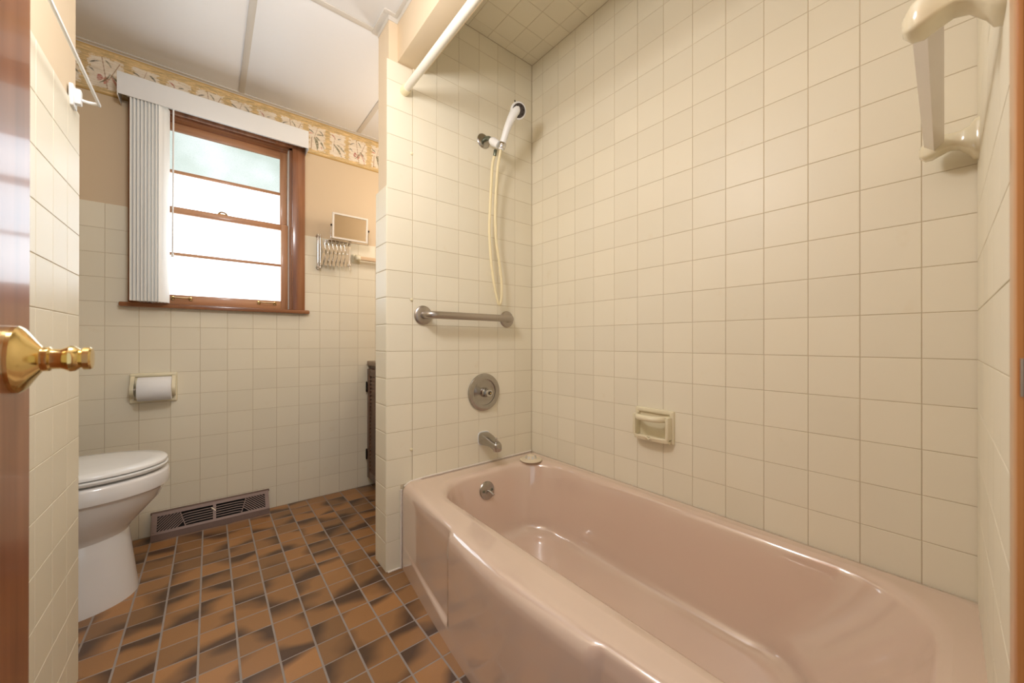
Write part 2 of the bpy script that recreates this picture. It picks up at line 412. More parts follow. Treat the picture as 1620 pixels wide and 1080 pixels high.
# door wall (near): tiled strip beside the tub, slightly out of square, plus the parts around the doorway
NA = math.atan2(-0.028+0.011, 0.69-1.3103)      # direction of the wall from the corner towards the door
cN = Vector((XR, -0.011, 0)); dN = Vector((-math.cos(math.atan2(0.017, 0.6203)), -math.sin(math.atan2(0.017, 0.6203)), 0)); nN = Vector((dN.y, -dN.x, 0))
if nN.y < 0: nN = -nN
def nq(u, d, z): 
    p = cN+dN*u+nN*d; return (p.x, p.y, z)
def nbox(mb, u0, u1, d0, d1, z0, z1):
    v = [nq(u, d, z) for z in (z0, z1) for d in (d0, d1) for u in (u0, u1)]
    return mb.add(v, [(0,2,3,1),(4,5,7,6),(0,1,5,4),(2,6,7,3),(0,4,6,2),(1,3,7,5)])
UE = (XR-0.485)/abs(dN.x)
m = MB(); nbox(m, -0.05, UE, -0.12, -TT, 0, ZA+0.06); m.box(-0.39, 0.49, -0.16, -0.042, 2.06, ZC+0.06); m.box(-0.39, -0.20, -0.16, -0.042, 0, 2.06)
wn = struct(m, 'wall_front', M['paint'], 'tiled door wall at the near end of the tub')
g = MB(); nbox(g, 0, UE, -TT-0.001, -GB, 0.30, ZA+0.01); build(g, 'grout_bed', M['grout'], wn)
lay(wn, 'tile', cN, dN, (0, 0, 1), nN, lines(0.085, 0.003, UE, P), lines(ZR, ZT-0.004, ZA, P), M['tile'])

# suspended ceiling: panels lie in a grid of T bars
ce = struct(MB().box(XFL-0.1, 0.585, -0.16, YB+0.1, ZC+0.03, ZC+0.09).box(0.585, XR+0.1, YWB, YB+0.1, ZC+0.03, ZC+0.09), 'ceiling', M['ceiling_white'], 'white suspended panel ceiling in a metal grid')
TX = [-0.461-0.588, -0.461, 0.127, 0.7155, 1.3035]; TY = [-0.16, 0.39, 1.567, YB+0.01]
for i in range(len(TX)-1):
    for j in range(3):
        x0, x1 = max(TX[i], XFL), min(TX[i+1], XR+0.05)
        ys = (TY[j], TY[j+1])
        if TX[i] > 0.12 and j < 2:
            if TX[i] > 0.6: continue
            x1 = 0.585
        if TX[i] > 0.6 and j == 2: ys = (YWB-0.01, ys[1])
        build(MB().box(x0+0.002, x1-0.002, ys[0]+0.002, ys[1]-0.002, ZC+0.001, ZC+0.016, 0.002), 'ceiling_panel', M['ceiling_white'], ce)
for x in (-0.461, 0.127): build(MB().box(x-0.012, x+0.012, -0.15, YB, ZC-0.0022, ZC+0.003, 0.0008), 'tee_bar', M['grid_metal'], ce)
build(MB().box(0.7155-0.012, 0.7155+0.012, YWB, YB, ZC-0.0022, ZC+0.003, 0.0008), 'tee_bar', M['grid_metal'], ce)
for y, x1 in ((1.567, 0.528), (0.39, 0.585)):
    for a, b in ((XFL, -0.473), (-0.449, 0.115), (0.139, x1)):
        build(MB().box(a, b, y-0.012, y+0.012, ZC-0.002, ZC+0.003, 0.0008), 'tee_bar', M['grid_metal'], ce)
AN = [0]
def angle(x0, x1, y0, y1): AN[0] += 1; build(MB().box(x0, x1, y0, y1, ZC-0.0025-0.0003*AN[0], ZC+0.003+0.0003*AN[0], 0.0006), 'wall_angle', M['grid_metal'], ce)
angle(XFL, XR, YB-0.016, YB+0.007); angle(XW-0.014, XW+0.012, YF-0.012, YWB+0.012); angle(XW-0.013, 0.585, YF-0.013, YF+0.008); angle(0.569, 0.588, -0.14, YF+0.004); angle(XL-0.008, XL+0.010, -0.14, YLE)
for x0, x1, y0, y1 in ((XW+0.0075, XW+0.0098, YF+0.004, YWB-0.002), (XW+0.008, 0.585, YF+0.0035, YF+0.0059), (0.5825, 0.585, -0.14, YF+0.004)):
    build(MB().box(x0, x1, y0, y1, ZC-0.022, ZC), 'wall_angle', M['grid_metal'], ce)
build(MB().box(XFL, XR, YB+0.0035, YB+0.006, ZC-0.006, ZC), 'wall_angle', M['grid_metal'], ce)

# wallpaper border: a printed strip (the print is flat colour on a fine grid)
def border():
    x0, x1, z0, z1 = XFL, XR, 2.004, ZC-0.001; st = 0.002
    nx, nz = int((x1-x0)/st)+1, int((z1-z0)/st)+1
    X, Z = np.meshgrid(np.linspace(x0, x1, nx), np.linspace(0, 1, nz))
    rng = np.random.default_rng(5)
    def sm(a, kx, kz):
        for ax, k in ((1, kx), (0, kz)):
            if k > 1: a = np.apply_along_axis(lambda r: np.convolve(r, np.ones(k)/k, 'same'), ax, a)
        return a
    streak = sm(rng.standard_normal((nz, nx)), 15, 2); streak /= streak.std(); rag = sm(rng.standard_normal((nz, nx)), 7, 3); rag /= rag.std()
    lin = lambda *c: np.array(srgb(*c)[:3])
    C = np.ones((nz, nx, 3))*lin(214, 184, 132)
    C *= (1+0.13*streak)[..., None]
    H = z1-z0
    def paint(mask, col, a=1.0):
        k = np.clip(mask, 0, 1)[..., None]*a; C[:] = C*(1-k)+np.asarray(col)*k
    def leaf(cx, cz, ang, ln, wd, col, a=0.9):
        dx, dz = X-cx, Z*H-cz; c, s = math.cos(ang), math.sin(ang); u = dx*c+dz*s; v = -dx*s+dz*c
        t = u/ln; wv = wd*np.sqrt(np.clip(t*(1-t)*4, 0, 1))*(1.1-0.5*t)
        k = ((t > 0) & (t < 1))*np.clip((wv-np.abs(v-0.08*ln*np.sin(t*3)))/0.0012, 0, 1)
        paint(k*(0.8+0.25*rag), col, a)
    def stem(ax, az, bx, bz, wd, col):
        dx, dz = bx-ax, bz-az; L2 = dx*dx+dz*dz; t = np.clip(((X-ax)*dx+(Z*H-az)*dz)/L2, 0, 1)
        d = np.hypot(X-ax-t*dx, Z*H-az-t*dz); paint(np.clip((wd-d)/0.001, 0, 1), col, 0.8)
    olive, dark, red, brown = lin(108, 104, 68), lin(72, 74, 54), lin(182, 88, 74), lin(164, 122, 80)
    # blocks repeat every .3 m: three differing motifs
    k = 0; bx = 0.555-0.36*5
    while bx < x1:
        for mot, (a, wd) in enumerate(((0.0, 0.092), (0.108, 0.112), (0.245, 0.094))):
            l, r = bx+a, bx+a+wd
            e = 0.004+0.006*np.clip(rag, -1, 1.2)
            mk = np.clip(np.minimum(np.minimum(X-l-e, r-e-X), np.minimum(Z*H-0.026-e*0.7, 0.168-e*0.7-Z*H))/0.003, 0, 1)
            paint(mk*(0.82+0.12*np.clip(streak, -1, 1.5)), lin(244, 232, 214), 0.95)
            g2 = random.Random(mot*7+k)
            for q in range(7): 
                z_ = 0.035+q*0.018; paint(mk*np.clip((0.0012-np.abs(Z*H-z_-0.006*(X-l)/wd))/0.001, 0, 1)*(rag > 0.1), lin(214, 190, 150), 0.7)
            if mot == 0:
                leaf(l+0.022, 0.098, -1.0, 0.085, 0.0075, olive); leaf(l+0.040, 0.100, -0.72, 0.062, 0.0065, olive); leaf(l+0.012, 0.152, -0.85, 0.034, 0.004, red); leaf(l+0.045, 0.132, 0.25, 0.022, 0.004, dark); stem(l+0.03, 0.14, l+0.02, 0.05, 0.0013, brown)
                leaf(l+0.06, 0.11, -0.2, 0.03, 0.002, red, 0.7)
            elif mot == 1:
                leaf(l+0.040, 0.085, -1.8, 0.03, 0.011, red); leaf(l+0.058, 0.082, -1.75, 0.036, 0.010, lin(204, 128, 108)); leaf(l+0.072, 0.09, -1.25, 0.075, 0.005, red, 0.8); leaf(l+0.066, 0.10, -0.9, 0.055, 0.0045, olive); leaf(l+0.07, 0.095, -2.2, 0.06, 0.004, olive)
                stem(l+0.045, 0.165, l+0.062, 0.03, 0.002, brown); stem(l+0.1, 0.155, l+0.066, 0.07, 0.002, brown); leaf(l+0.008, 0.125, 0.5, 0.035, 0.004, dark); leaf(l+0.006, 0.105, -0.8, 0.025, 0.004, dark); leaf(l+0.055, 0.155, -1.0, 0.035, 0.004, olive)
            else:
                leaf(l+0.035, 0.105, -1.4, 0.075, 0.010, olive); leaf(l+0.04, 0.11, -0.95, 0.08, 0.0065, olive); leaf(l+0.045, 0.12, 0.1, 0.04, 0.004, olive); leaf(l+0.06, 0.15, -0.9, 0.035, 0.005, dark); leaf(l+0.004, 0.14, -0.5, 0.03, 0.004, dark); leaf(l+0.006, 0.12, 0.0, 0.022, 0.005, lin(214, 140, 122))
                stem(l+0.02, 0.1, l+0.016, 0.03, 0.0025, brown); stem(l+0.05, 0.16, l+0.03, 0.09, 0.0014, brown); leaf(l+0.07, 0.06, -1.5, 0.02, 0.003, red)
        bx += 0.36; k += 1
    paint((Z*H < 0.010)*1.0, lin(196, 158, 92)); paint((Z*H < 0.003)*1.0, lin(168, 130, 72)); paint((Z*H > H-0.012)*1.0, lin(200, 164, 102)); paint((Z*H > H-0.004)*1.0, lin(164, 128, 74))
    zz = z0+Z*H; v = np.stack([X, np.full_like(X, YB+TT-0.0008), zz], -1).reshape(-1, 3)
    idx = np.arange(nx*nz).reshape(nz, nx); f = np.stack([idx[:-1, :-1], idx[:-1, 1:], idx[1:, 1:], idx[1:, :-1]], -1).reshape(-1, 4)
    me = bpy.data.meshes.new('wallpaper_border'); me.from_pydata(v.tolist(), [], f.tolist())
    at = me.attributes.new('print', 'FLOAT_COLOR', 'POINT'); at.data.foreach_set('color', np.concatenate([np.clip(C, 0, 1), np.ones((nz, nx, 1))], -1).astype(np.float32).reshape(-1))
    o = link('wallpaper_border', me, M['border'], wb); o['label'] = 'tan wallpaper border printed with bamboo leaves and red fruit'
border()

# ------------------------------------------------------------------ window
m = MB()
m.box(-0.288, OX0+0.004, YB-0.020, YB+0.004, 1.088, 2.058, 0.004); m.box(OX1-0.004, 0.4215, YB-0.020, YB+0.004, 1.088, 2.058, 0.004); m.box(-0.288, 0.4215, YB-0.0195, YB+0.004, 1.997, 2.058, 0.004)
wi = struct(m, 'window_1', M['casing_wood_Z'], 'brown wooden double-hung window with obscure glass')
build(MB().box(-0.316, 0.4435, YB-0.034, YB+0.03, 1.068, 1.0895, 0.006), 'window_sill', M['casing_wood_X'], wi)
build(MB().box(OX0-0.002, OX0+0.016, YB, YB+0.12, OZ0, OZ1), 'side_jamb', M['casing_wood_Z'], wi)
build(MB().box(OX1-0.016, OX1+0.002, YB, YB+0.12, OZ0, OZ1), 'side_jamb', M['casing_wood_Z'], wi)
build(MB().box(OX0, OX1, YB, YB+0.12, OZ1-0.012, OZ1+0.006), 'head_jamb', M['casing_wood_X'], wi)
build(MB().box(OX0, OX1, YB+0.01, YB+0.13, OZ0-0.008, OZ0+0.002), 'sill_track', M['casing_wood_X'], wi)
for x in (OX0+0.016, OX1-0.020): build(MB().box(x, x+0.004, YB+0.012, YB+0.075, OZ0, OZ1-0.012), 'jamb_liner', M['grid_metal'], wi)
SX0, SX1 = OX0+0.020, OX1-0.020
def sash(y0, z0, z1, rb, rt, mz0, mz1, mats):
    y1 = y0+0.034
    m = MB().box(SX0, SX0+0.034, y0, y1, z0, z1, 0.003).box(SX1-0.034, SX1, y0, y1, z0, z1, 0.003)
    s = build(m, 'sash', M['sash_wood_Z'], wi)
    build(MB().box(SX0+0.033, SX1-0.033, y0+0.0005, y1-0.0005, z0, z0+rb, 0.003), 'rail', M['sash_wood_X'], s)
    build(MB().box(SX0+0.033, SX1-0.033, y0+0.0005, y1-0.0005, z1-rt, z1, 0.003), 'rail', M['sash_wood_X'], s)
    build(MB().box(SX0+0.033, SX1-0.033, y0+0.006, y1-0.006, mz0, mz1, 0.004), 'muntin', M['sash_wood_X'], s)
    for (a, b), mt in zip(((z0+rb, mz0), (mz1, z1-rt)), mats):
        build(MB().box(SX0+0.030, SX1-0.030, y0+0.014, y0+0.018, a-0.004, b+0.004), 'pane', M[mt], s)
sash(YB+0.018, 1.090, 1.566, 0.048, 0.032, 1.330, 1.345, ('pane_bright', 'pane_bright'))
sash(YB+0.056, 1.536, 1.996, 0.030, 0.046, 1.742, 1.759, ('pane_bright', 'pane_green'))
build(MB().box(0.030, 0.072, YB+0.022, YB+0.044, 1.566, 1.570, 0.001).tube([(0.034, YB+0.032, 1.572), (0.045, YB+0.028, 1.579), (0.060, YB+0.030, 1.578), (0.068, YB+0.034, 1.573)], 0.004, 8, 3), 'sash_lock', M['antique_brass'], wi)
for xa, xb in ((-0.146, -0.068), (0.2, 0.286)):
    m = MB().tube([(xa+0.005, YB+0.016, 1.121), (xa+0.010, YB+0.003, 1.123), (xa+0.025, YB-0.002, 1.1215), (xb-0.025, YB-0.002, 1.1215), (xb-0.010, YB+0.003, 1.123), (xb-0.005, YB+0.016, 1.121)], 0.0032, 8, 4)
    for x in (xa+0.006, xb-0.006): m.box(x-0.007, x+0.007, YB+0.0145, YB+0.0185, 1.111, 1.131, 0.003); m.lathe([(0.0028, 0), (0.002, 0.002), (0, 0.0022)], (x, YB+0.0145, 1.1135), (0, -1, 0), 8)
    build(m, 'sash_pull', M['antique_brass'], wi)

# vertical blind
bl = thing('vertical_blind', (0.06, YB, 1.98), 'white vertical blind gathered at the left of the window under a white valance', 'blind')
VY = YB-0.100
build(MB().box(-0.3123, 0.4248, VY, VY+0.004, 1.982, 2.078, 0.0012).box(-0.3123, 0.4248, VY+0.003, VY+0.016, 2.0745, 2.078, 0.001), 'valance', M['white_plastic'], bl)
for x in (-0.3123, 0.4223): build(MB().box(x, x+0.0025, VY+0.002, YB+0.004, 1.975, 2.0785, 0.0008), 'valance_return', M['white_plastic'], bl)
build(MB().box(-0.29, 0.41, YB-0.075, YB-0.035, 2.005, 2.04, 0.003), 'head_rail', M['white_plastic'], bl)
for k in range(9):
    cx = -0.258+k*0.0117; th = math.radians(-66 if k < 8 else -62); m = MB(); lp = []
    d = Vector((math.cos(th), -math.sin(th))); n_ = Vector((d.y, -d.x)); front = []; back = []
    for q in range(9):
        t = (q/8-0.5); p = d*(t*0.072)+n_*(0.006*(1-4*t*t)); front.append((cx+p.x, YB-0.062+p.y)); back.append((cx+p.x-n_.x*0.001, YB-0.062+p.y-n_.y*0.001))
    build(MB().prism(front+back[::-1], 2, 1.0915, 1.999), 'vane', M['vane'], bl)
build(MB().tube([(-0.132, VY+0.012, 1.99), (-0.134, VY+0.010, 1.315)], 0.0032, 8).lathe([(0.0032, 0), (0.005, 0.004), (0.005, 0.016), (0.003, 0.018)], (-0.134, VY+0.010, 1.318), (0, 0, -1), 10), 'wand', M['white_plastic'], bl)

# ------------------------------------------------------------------ bathtub
TY0, TY1 = -0.036, YF-0.001
def rr(x0, x1, y0, y1, r, z, nc=7, nx=8, ny=130):
    """rounded rectangle loop with a fixed number of points"""
    pts = []
    def line_(a, b, n): 
        for k in range(n): t = k/n; pts.append((a[0]+(b[0]-a[0])*t, a[1]+(b[1]-a[1])*t))
    def arc(cx, cy, a0):
        for k in range(nc): a = a0+math.pi/2*k/nc; pts.append((cx+r*math.cos(a), cy+r*math.sin(a)))
    line_((x0+r, y0), (x1-r, y0), nx); arc(x1-r, y0+r, -math.pi/2)
    line_((x1, y0+r), (x1, y1-r), ny); arc(x1-r, y1-r, 0)
    line_((x1-r, y1), (x0+r, y1), nx); arc(x0+r, y1-r, math.pi/2)
    line_((x0, y1-r), (x0, y0+r), ny); arc(x0+r, y0+r, math.pi)
    zf = z if callable(z) else (lambda x, y: z)
    return [(x, y, zf(x, y)) for x, y in pts]
def bow(p, apron=False):
    x, y, z = p; t = min(1, abs(y-0.72)/0.72); d = 0.066*(1-t**1.4)
    wgt = max(0, min(1, (0.672-x)/0.034))
    dx = -d*wgt
    if apron:
        for s in (1, -1):
            yy = 0.72+s*(y-0.72)                         # recessed end panels
            if 0.99 < yy < 1.425:
                zl = 0.052+(yy-1.0)*0.095; dep = 0.013*min(1, (1.425-yy)/0.40)*min(1, (yy-0.99)/0.010)
                k = min(1, max(0, (z-zl)/0.010))*min(1, max(0, (0.340-z)/0.02))
                if x < 0.7: dx += dep*k
    return (x+dx, y, z)
OXF = 0.602
loops = []
zs = [0.0, 0.02, 0.035]+[0.045+0.004*k for k in range(17)]+[0.13, 0.17, 0.22, 0.27, 0.295]
for z in zs: loops.append([bow(p, True) for p in rr(OXF, XR-0.001, TY0, TY1, 0.012, z)])
R_ = 0.034
for a in (15, 30, 45, 60, 75, 90):
    a = math.radians(a); ins = R_*(1-math.cos(a)); z = ZT-R_*1.15+R_*1.15*math.sin(a)
    # only the front edge is rolled; the other three sides stay against the walls
    loops.append([bow(p, True) for p in rr(OXF+ins, XR-0.001-ins*0.1, TY0+ins*0.1, TY1-ins*0.1, 0.012+ins*0.35, z)])
IX0, IX1, IY0, IY1 = 0.688, 1.250, 0.045, 1.345
for t in (0.3, 0.6, 0.9): 
    x0 = OXF+R_+(IX0-0.022-OXF-R_)*t
    loops.append([bow(p) for p in rr(x0, XR-0.004+(IX1+0.022-XR+0.004)*t, TY0+0.004+(IY0-0.02-TY0-0.004)*t, TY1-0.004+(IY1+0.022-TY1+0.004)*t, 0.025+0.12*t, ZT-0.001*t)])
# inner wall: steep at the drain end, reclined at the near end
IR = 0.026
for a in (0, 20, 40, 60, 80):
    a = math.radians(a); o_ = IR*(1-math.sin(a)); z = ZT-0.001-IR*(1-math.cos(a))
    loops.append([bow(p) for p in rr(IX0-o_, IX1+o_, IY0-o_, IY1+o_, 0.17, z)])
for t in (0.15, 0.3, 0.45, 0.6, 0.72, 0.82):
    z = 0.312+(0.04-0.312)*t
    loops.append([bow(p) for p in rr(IX0+0.05*t, IX1-0.055*t, IY0+0.24*t**1.15, IY1-0.055*t, 0.17-0.03*t, z)])
FR = 0.05
bx0, bx1, by0, by1 = IX0+0.05*0.82, IX1-0.055*0.82, IY0+0.24*0.82**1.15, IY1-0.055*0.82
zb = 0.312+(0.04-0.312)*0.82
for a in (18, 36, 54, 72, 90):
    a = math.radians(a); ins = FR*(1-math.cos(a))*1.0; z = zb-(zb-0.042)*math.sin(a)
    loops.append([bow(p) for p in rr(bx0+ins, bx1-ins, by0+ins*1.3, by1-ins, 0.13, z)])
for t, z in ((0.4, 0.040), (0.8, 0.038)):
    loops.append([bow(p) for p in rr(bx0+FR+0.10*t, bx1-FR-0.10*t, by0+0.065+0.3*t, by1-FR-0.3*t, 0.13-0.07*t, z)])
tubm = MB().loft(loops, True, False, True)
tub = thing('bathtub', (0.95, 0.72, 0.0), 'pink-beige enamelled bathtub with glossy apron along the cream tiled wall', 'bathtub')
build(tubm, 'tub_body', M['tub'], tub, angle=60)
# overflow plate on the drain-end wall
on_ = Vector((0.0, -1.0, 0.20)).normalized(); oc = Vector((0.9430, 1.3330, 0.2600))
ofp = build(MB().lathe([(0.038, -0.004), (0.0385, 0.002), (0.036, 0.0048), (0.020, 0.0068), (0.0, 0.0072)], oc, on_, 32), 'overflow_plate', M['dull_chrome'], tub)
ox = Vector((1, 0, 0))
for s in (-1, 1): build(MB().lathe([(0.0062, 0.004), (0.006, 0.0075), (0.0, 0.0085)], oc+ox*0.021*s-on_.cross(ox)*0.0, on_, 12), 'screw', M['tarnish'], ofp)
build(MB().tube([oc+on_*0.005, oc+on_*0.018+Vector((0.004, 0, -0.004)), oc+on_*0.040+Vector((0.008, 0, -0.018))], [0.004, 0.0042, 0.0055], 10), 'trip_lever', M['chrome'], ofp)
build(MB().lathe([(0.034, 0), (0.034, 0.002), (0.026, 0.003), (0.024, 0.0005), (0, 0.0005)], (0.95, 1.16, 0.0415), (0, 0, 1), 24), 'drain', M['dull_chrome'], tub)
cb = MB().tube([(0.612, YF-0.002, ZT-0.016), (0.64, YF-0.002, ZT-0.002), (0.70, YF-0.001, ZT+0.001), (1.305, YF-0.001, ZT+0.0015)], 0.0042, 8)
build(cb, 'caulk_bead', M['caulk'], tub)
build(MB().tube([(0.5985, YF-0.003, 0.0), (0.5995, YF-0.003, 0.315)], 0.0052, 8).tube([(XW+0.006, YF-0.001, 0.001), (0.598, YF-0.003, 0.002)], 0.004, 8), 'caulk_bead', M['caulk'], tub)

# hair strainer on the tub corner
st = thing('drain_strainer', (1.207, 1.339, ZT), 'cream plastic drain strainer lying on the tub corner by the faucet', 'strainer')
c0 = (1.207, 1.339, ZT)
build(MB().lathe([(0.030, 0.004), (0.052, 0.0), (0.054, 0.001), (0.053, 0.004), (0.030, 0.009), (0.020, 0.012)], c0, (0, 0, 1), 36), 'brim', M['beige_plastic'], st)
build(MB().lathe([(0.027, 0.008), (0.024, 0.014), (0.018, 0.022), (0.014, 0.024), (0.0, 0.0245)], c0, (0, 0, 1), 24), 'dome', M['beige_plastic'], st)
for k in range(8):
    a = 2*math.pi*(k+0.5)/8; c, s = math.cos(a), math.sin(a); q = []
    for r_, z_, hw in ((0.0275, 0.0095, 0.0065), (0.0195, 0.0215, 0.0045)):
        for h in (-hw, hw): q.append((c0[0]+c*r_-s*h, c0[1]+s*r_+c*h, ZT+z_))
    p2 = [(x+c*0.0006, y+s*0.0006, z+0.0006) for x, y, z in q]
    build(MB().loft([[q[0], q[1], q[3], q[2]], [p2[0], p2[1], p2[3], p2[2]]], True, True, True), 'slot', M['grid_metal'], st)

# ------------------------------------------------------------------ faucet wall fittings
VX, VZ = 1.004, 0.6735
va = thing('shower_valve', (VX, YF, VZ), 'round chrome shower valve plate on the faucet wall above the spout', 'valve')
build(MB().lathe([(0.0875, 0.0), (0.0885, 0.003), (0.086, 0.009), (0.078, 0.012), (0.064, 0.013), (0.061, 0.0115), (0.060, 0.006), (0.057, 0.0045), (0.030, 0.006), (0.0, 0.006)], (VX, YF, VZ), (0, -1, 0), 56), 'escutcheon', M['dull_chrome'], va)
build(MB().lathe([(0.024, 0.004), (0.023, 0.018), (0.0215, 0.022), (0.019, 0.026), (0.0175, 0.040), (0.018, 0.046), (0.016, 0.050), (0.0, 0.051)], (VX, YF, VZ), (0, -1, 0), 28), 'hub', M['chrome'], va)
build(MB().lathe([(0.0085, 0.050), (0.0085, 0.0535), (0.006, 0.0545), (0.0, 0.0545)], (VX, YF, VZ), (0, -1, 0), 16), 'stem_socket', M['rubber_dark'], va)
build(MB().lathe([(0.004, 0.054), (0.0035, 0.057), (0, 0.0572)], (VX, YF, VZ), (0, -1, 0), 10), 'stem_screw', M['brass'], va)
SZ = 0.452
sp = thing('tub_spout', (VX, YF, SZ), 'chrome tub spout with diverter knob just above the tub rim', 'spout')
lp = []
for t, hw, zt_, zb_ in ((0.0, 0.031, 0.034, -0.024), (0.004, 0.031, 0.034, -0.024), (0.03, 0.029, 0.030, -0.021), (0.06, 0.026, 0.021, -0.020), (0.080, 0.024, 0.013, -0.021), (0.092, 0.0235, 0.009, -0.026), (0.108, 0.0215, 0.005, -0.033), (0.118, 0.017, 0.002, -0.035), (0.1205, 0.013, 0.0, -0.034)):
    ring = []
    for k in range(24):
        a = 2*math.pi*k/24; c, s = math.cos(a), math.sin(a)
        sx = math.copysign(abs(c)**0.55, c); sz = math.copysign(abs(s)**0.55, s)
        ring.append((VX+hw*sx, YF-t, SZ+(zt_+zb_)/2+(zt_-zb_)/2*sz))
    lp.append(ring)
build(MB().loft(lp, True, True, True), 'spout_body', M['dull_chrome'], sp, angle=50)
build(MB().lathe([(0.017, -0.02), (0.0175, 0.0), (0.016, 0.007), (0.013, 0.0075), (0.012, 0.0)], (VX, YF-0.102, SZ-0.028), (0, 0, -1), 20), 'spout_outlet', M['chrome'], sp)
build(MB().lathe([(0.0035, -0.004), (0.0035, 0.006), (0.006, 0.0075), (0.0065, 0.012), (0.004, 0.0145), (0, 0.015)], (VX, YF-0.100, SZ+0.0105), (0, 0, 1), 14), 'diverter_knob', M['chrome'], sp)
build(MB().loft([[(VX+0.034*math.copysign(abs(math.cos(a))**0.55, math.cos(a)), YF-t, SZ+0.005+0.0325*math.copysign(abs(math.sin(a))**0.55, math.sin(a))) for a in [2*math.pi*k/24 for k in range(24)]] for t in (0.0, 0.003)], True, True, True), 'caulk_ring', M['white_plastic'], sp)

gz = 1.0215
gr = thing('grab_bar', (0.917, YF, gz), 'brushed steel grab bar on the faucet wall below the shower hose', 'grab bar')
gx0, gx1 = 0.694, 1.140
for x in (gx0, gx1): build(MB().lathe([(0.040, 0.0), (0.0405, 0.004), (0.038, 0.008), (0.031, 0.011), (0.018, 0.0125), (0.0, 0.0125)], (x, YF, gz), (0, -1, 0), 32), 'flange', M['brushed_steel'], gr)
pts = [(gx0, YF-0.006, gz), (gx0+0.001, YF-0.028, gz), (gx0+0.010, YF-0.047, gz), (gx0+0.030, YF-0.056, gz), (gx0+0.06, YF-0.057, gz), ((gx0+gx1)/2, YF-0.057, gz)]
pts = pts+[(gx0+gx1-x, y, z) for x, y, z in pts[:-1][::-1]]
build(MB().tube(pts, 0.016, 18, 4), 'bar', M['brushed_steel'], gr)

# hand shower
HX, HZ = 1.0005, 1.857
hs = thing('hand_shower', (HX, YF, HZ), 'white hand shower on a short wall arm with a looped cream hose', 'shower')
build(MB().lathe([(0.034, 0.0), (0.0345, 0.002), (0.031, 0.006), (0.018, 0.010), (0.0, 0.011)], (HX, YF, HZ), (0, -1, 0), 32), 'wall_flange', M['dull_chrome'], hs)
build(MB().tube([(HX, YF, HZ), (HX, YF-0.022, HZ+0.002), (HX+0.001, YF-0.045, HZ-0.006), (HX+0.003, YF-0.062, HZ-0.022)], 0.0105, 14, 5), 'shower_arm', M['tarnish'], hs)
hA = Vector((1.003, 1.390, 1.838)); hB = Vector((1.020, 1.352, 1.806))
hold = build(MB().tube([hA, hA+(hB-hA)*0.25, hA+(hB-hA)*0.6, hB], [0.0135, 0.019, 0.019, 0.016], 18), 'holder', M['white_plastic'], hs)
hp = [Vector((1.0285, 1.347, 1.785)), Vector((1.0310, 1.341, 1.805)), Vector((1.0350, 1.328, 1.838)), Vector((1.0400, 1.310, 1.880)), Vector((1.0500, 1.293, 1.918)), Vector((1.0630, 1.284, 1.945)), Vector((1.0720, 1.283, 1.962))]
build(MB().tube(hp, [0.0115, 0.0140, 0.0148, 0.0160, 0.0190, 0.023, 0.021], 18, 4), 'handle', M['white_plastic'], hs)
hn = Vector((-0.30, -0.86, -0.40)).normalized(); hc = Vector((1.0730, 1.280, 1.948))
hd_ = build(MB().lathe([(0.006, -0.026), (0.022, -0.022), (0.033, -0.010), (0.0365, 0.002), (0.0365, 0.008), (0.034, 0.012), (0.0, 0.012)], hc, hn, 36), 'shower_head', M['white_plastic'], hs)
build(MB().lathe([(0.029, 0.010), (0.029, 0.0145), (0.026, 0.0155), (0.013, 0.0155), (0.012, 0.0165), (0.0, 0.0165)], hc, hn, 32), 'spray_face', M['rubber_dark'], hd_)
u_ = hn.orthogonal().normalized(); v_ = hn.cross(u_)
for k in range(7):
    a = 2*math.pi*k/7; build(MB().lathe([(0.0032, 0.014), (0.003, 0.0168), (0, 0.0168)], hc+(u_*math.cos(a)+v_*math.sin(a))*0.0205, hn, 8), 'nozzle', M['dark_metal'], hd_)
build(MB().lathe([(0.0015, 0.0), (0.003, 0.004), (0.0025, 0.012), (0, 0.013)], hc+hn*0.008+Vector((-0.018, 0, 0.026)), Vector((-0.5, -0.3, 0.8)), 8), 'spray_lever', M['dark_metal'], hd_)
d_ = (hp[2]-hp[0]).normalized()
build(MB().lathe([(0.0165, 0), (0.0175, 0.003), (0.0175, 0.022), (0.0160, 0.025)], hp[0]+d_*0.006, d_, 20), 'clip_ring', M['chrome'], hold)
build(MB().lathe([(0.006, 0), (0.008, 0.003), (0.008, 0.026), (0.006, 0.03)], Vector((1.0165, 1.372, 1.792)), Vector((-0.12, 0.05, -1)), 12), 'hose_nut', M['tarnish'], hs)
hose = [(1.0145, 1.374, 1.770), (1.012, 1.388, 1.735), (1.0140, 1.40, 1.66), (1.0085, 1.403, 1.527), (1.0057, 1.404, 1.418), (1.0136, 1.402, 1.289), (1.031, 1.401, 1.182), (1.0501, 1.40, 1.102), (1.0590, 1.399, 1.087), (1.0660, 1.398, 1.095), (1.0723, 1.398, 1.131), (1.0705, 1.396, 1.197), (1.0544, 1.395, 1.295), (1.038, 1.394, 1.380), (1.0286, 1.390, 1.510), (1.0290, 1.376, 1.686), (1.0280, 1.356, 1.760), (1.0290, 1.347, 1.790)]
build(MB().tube(hose, 0.0062, 10, 5), 'hose', M['hose'], hs)

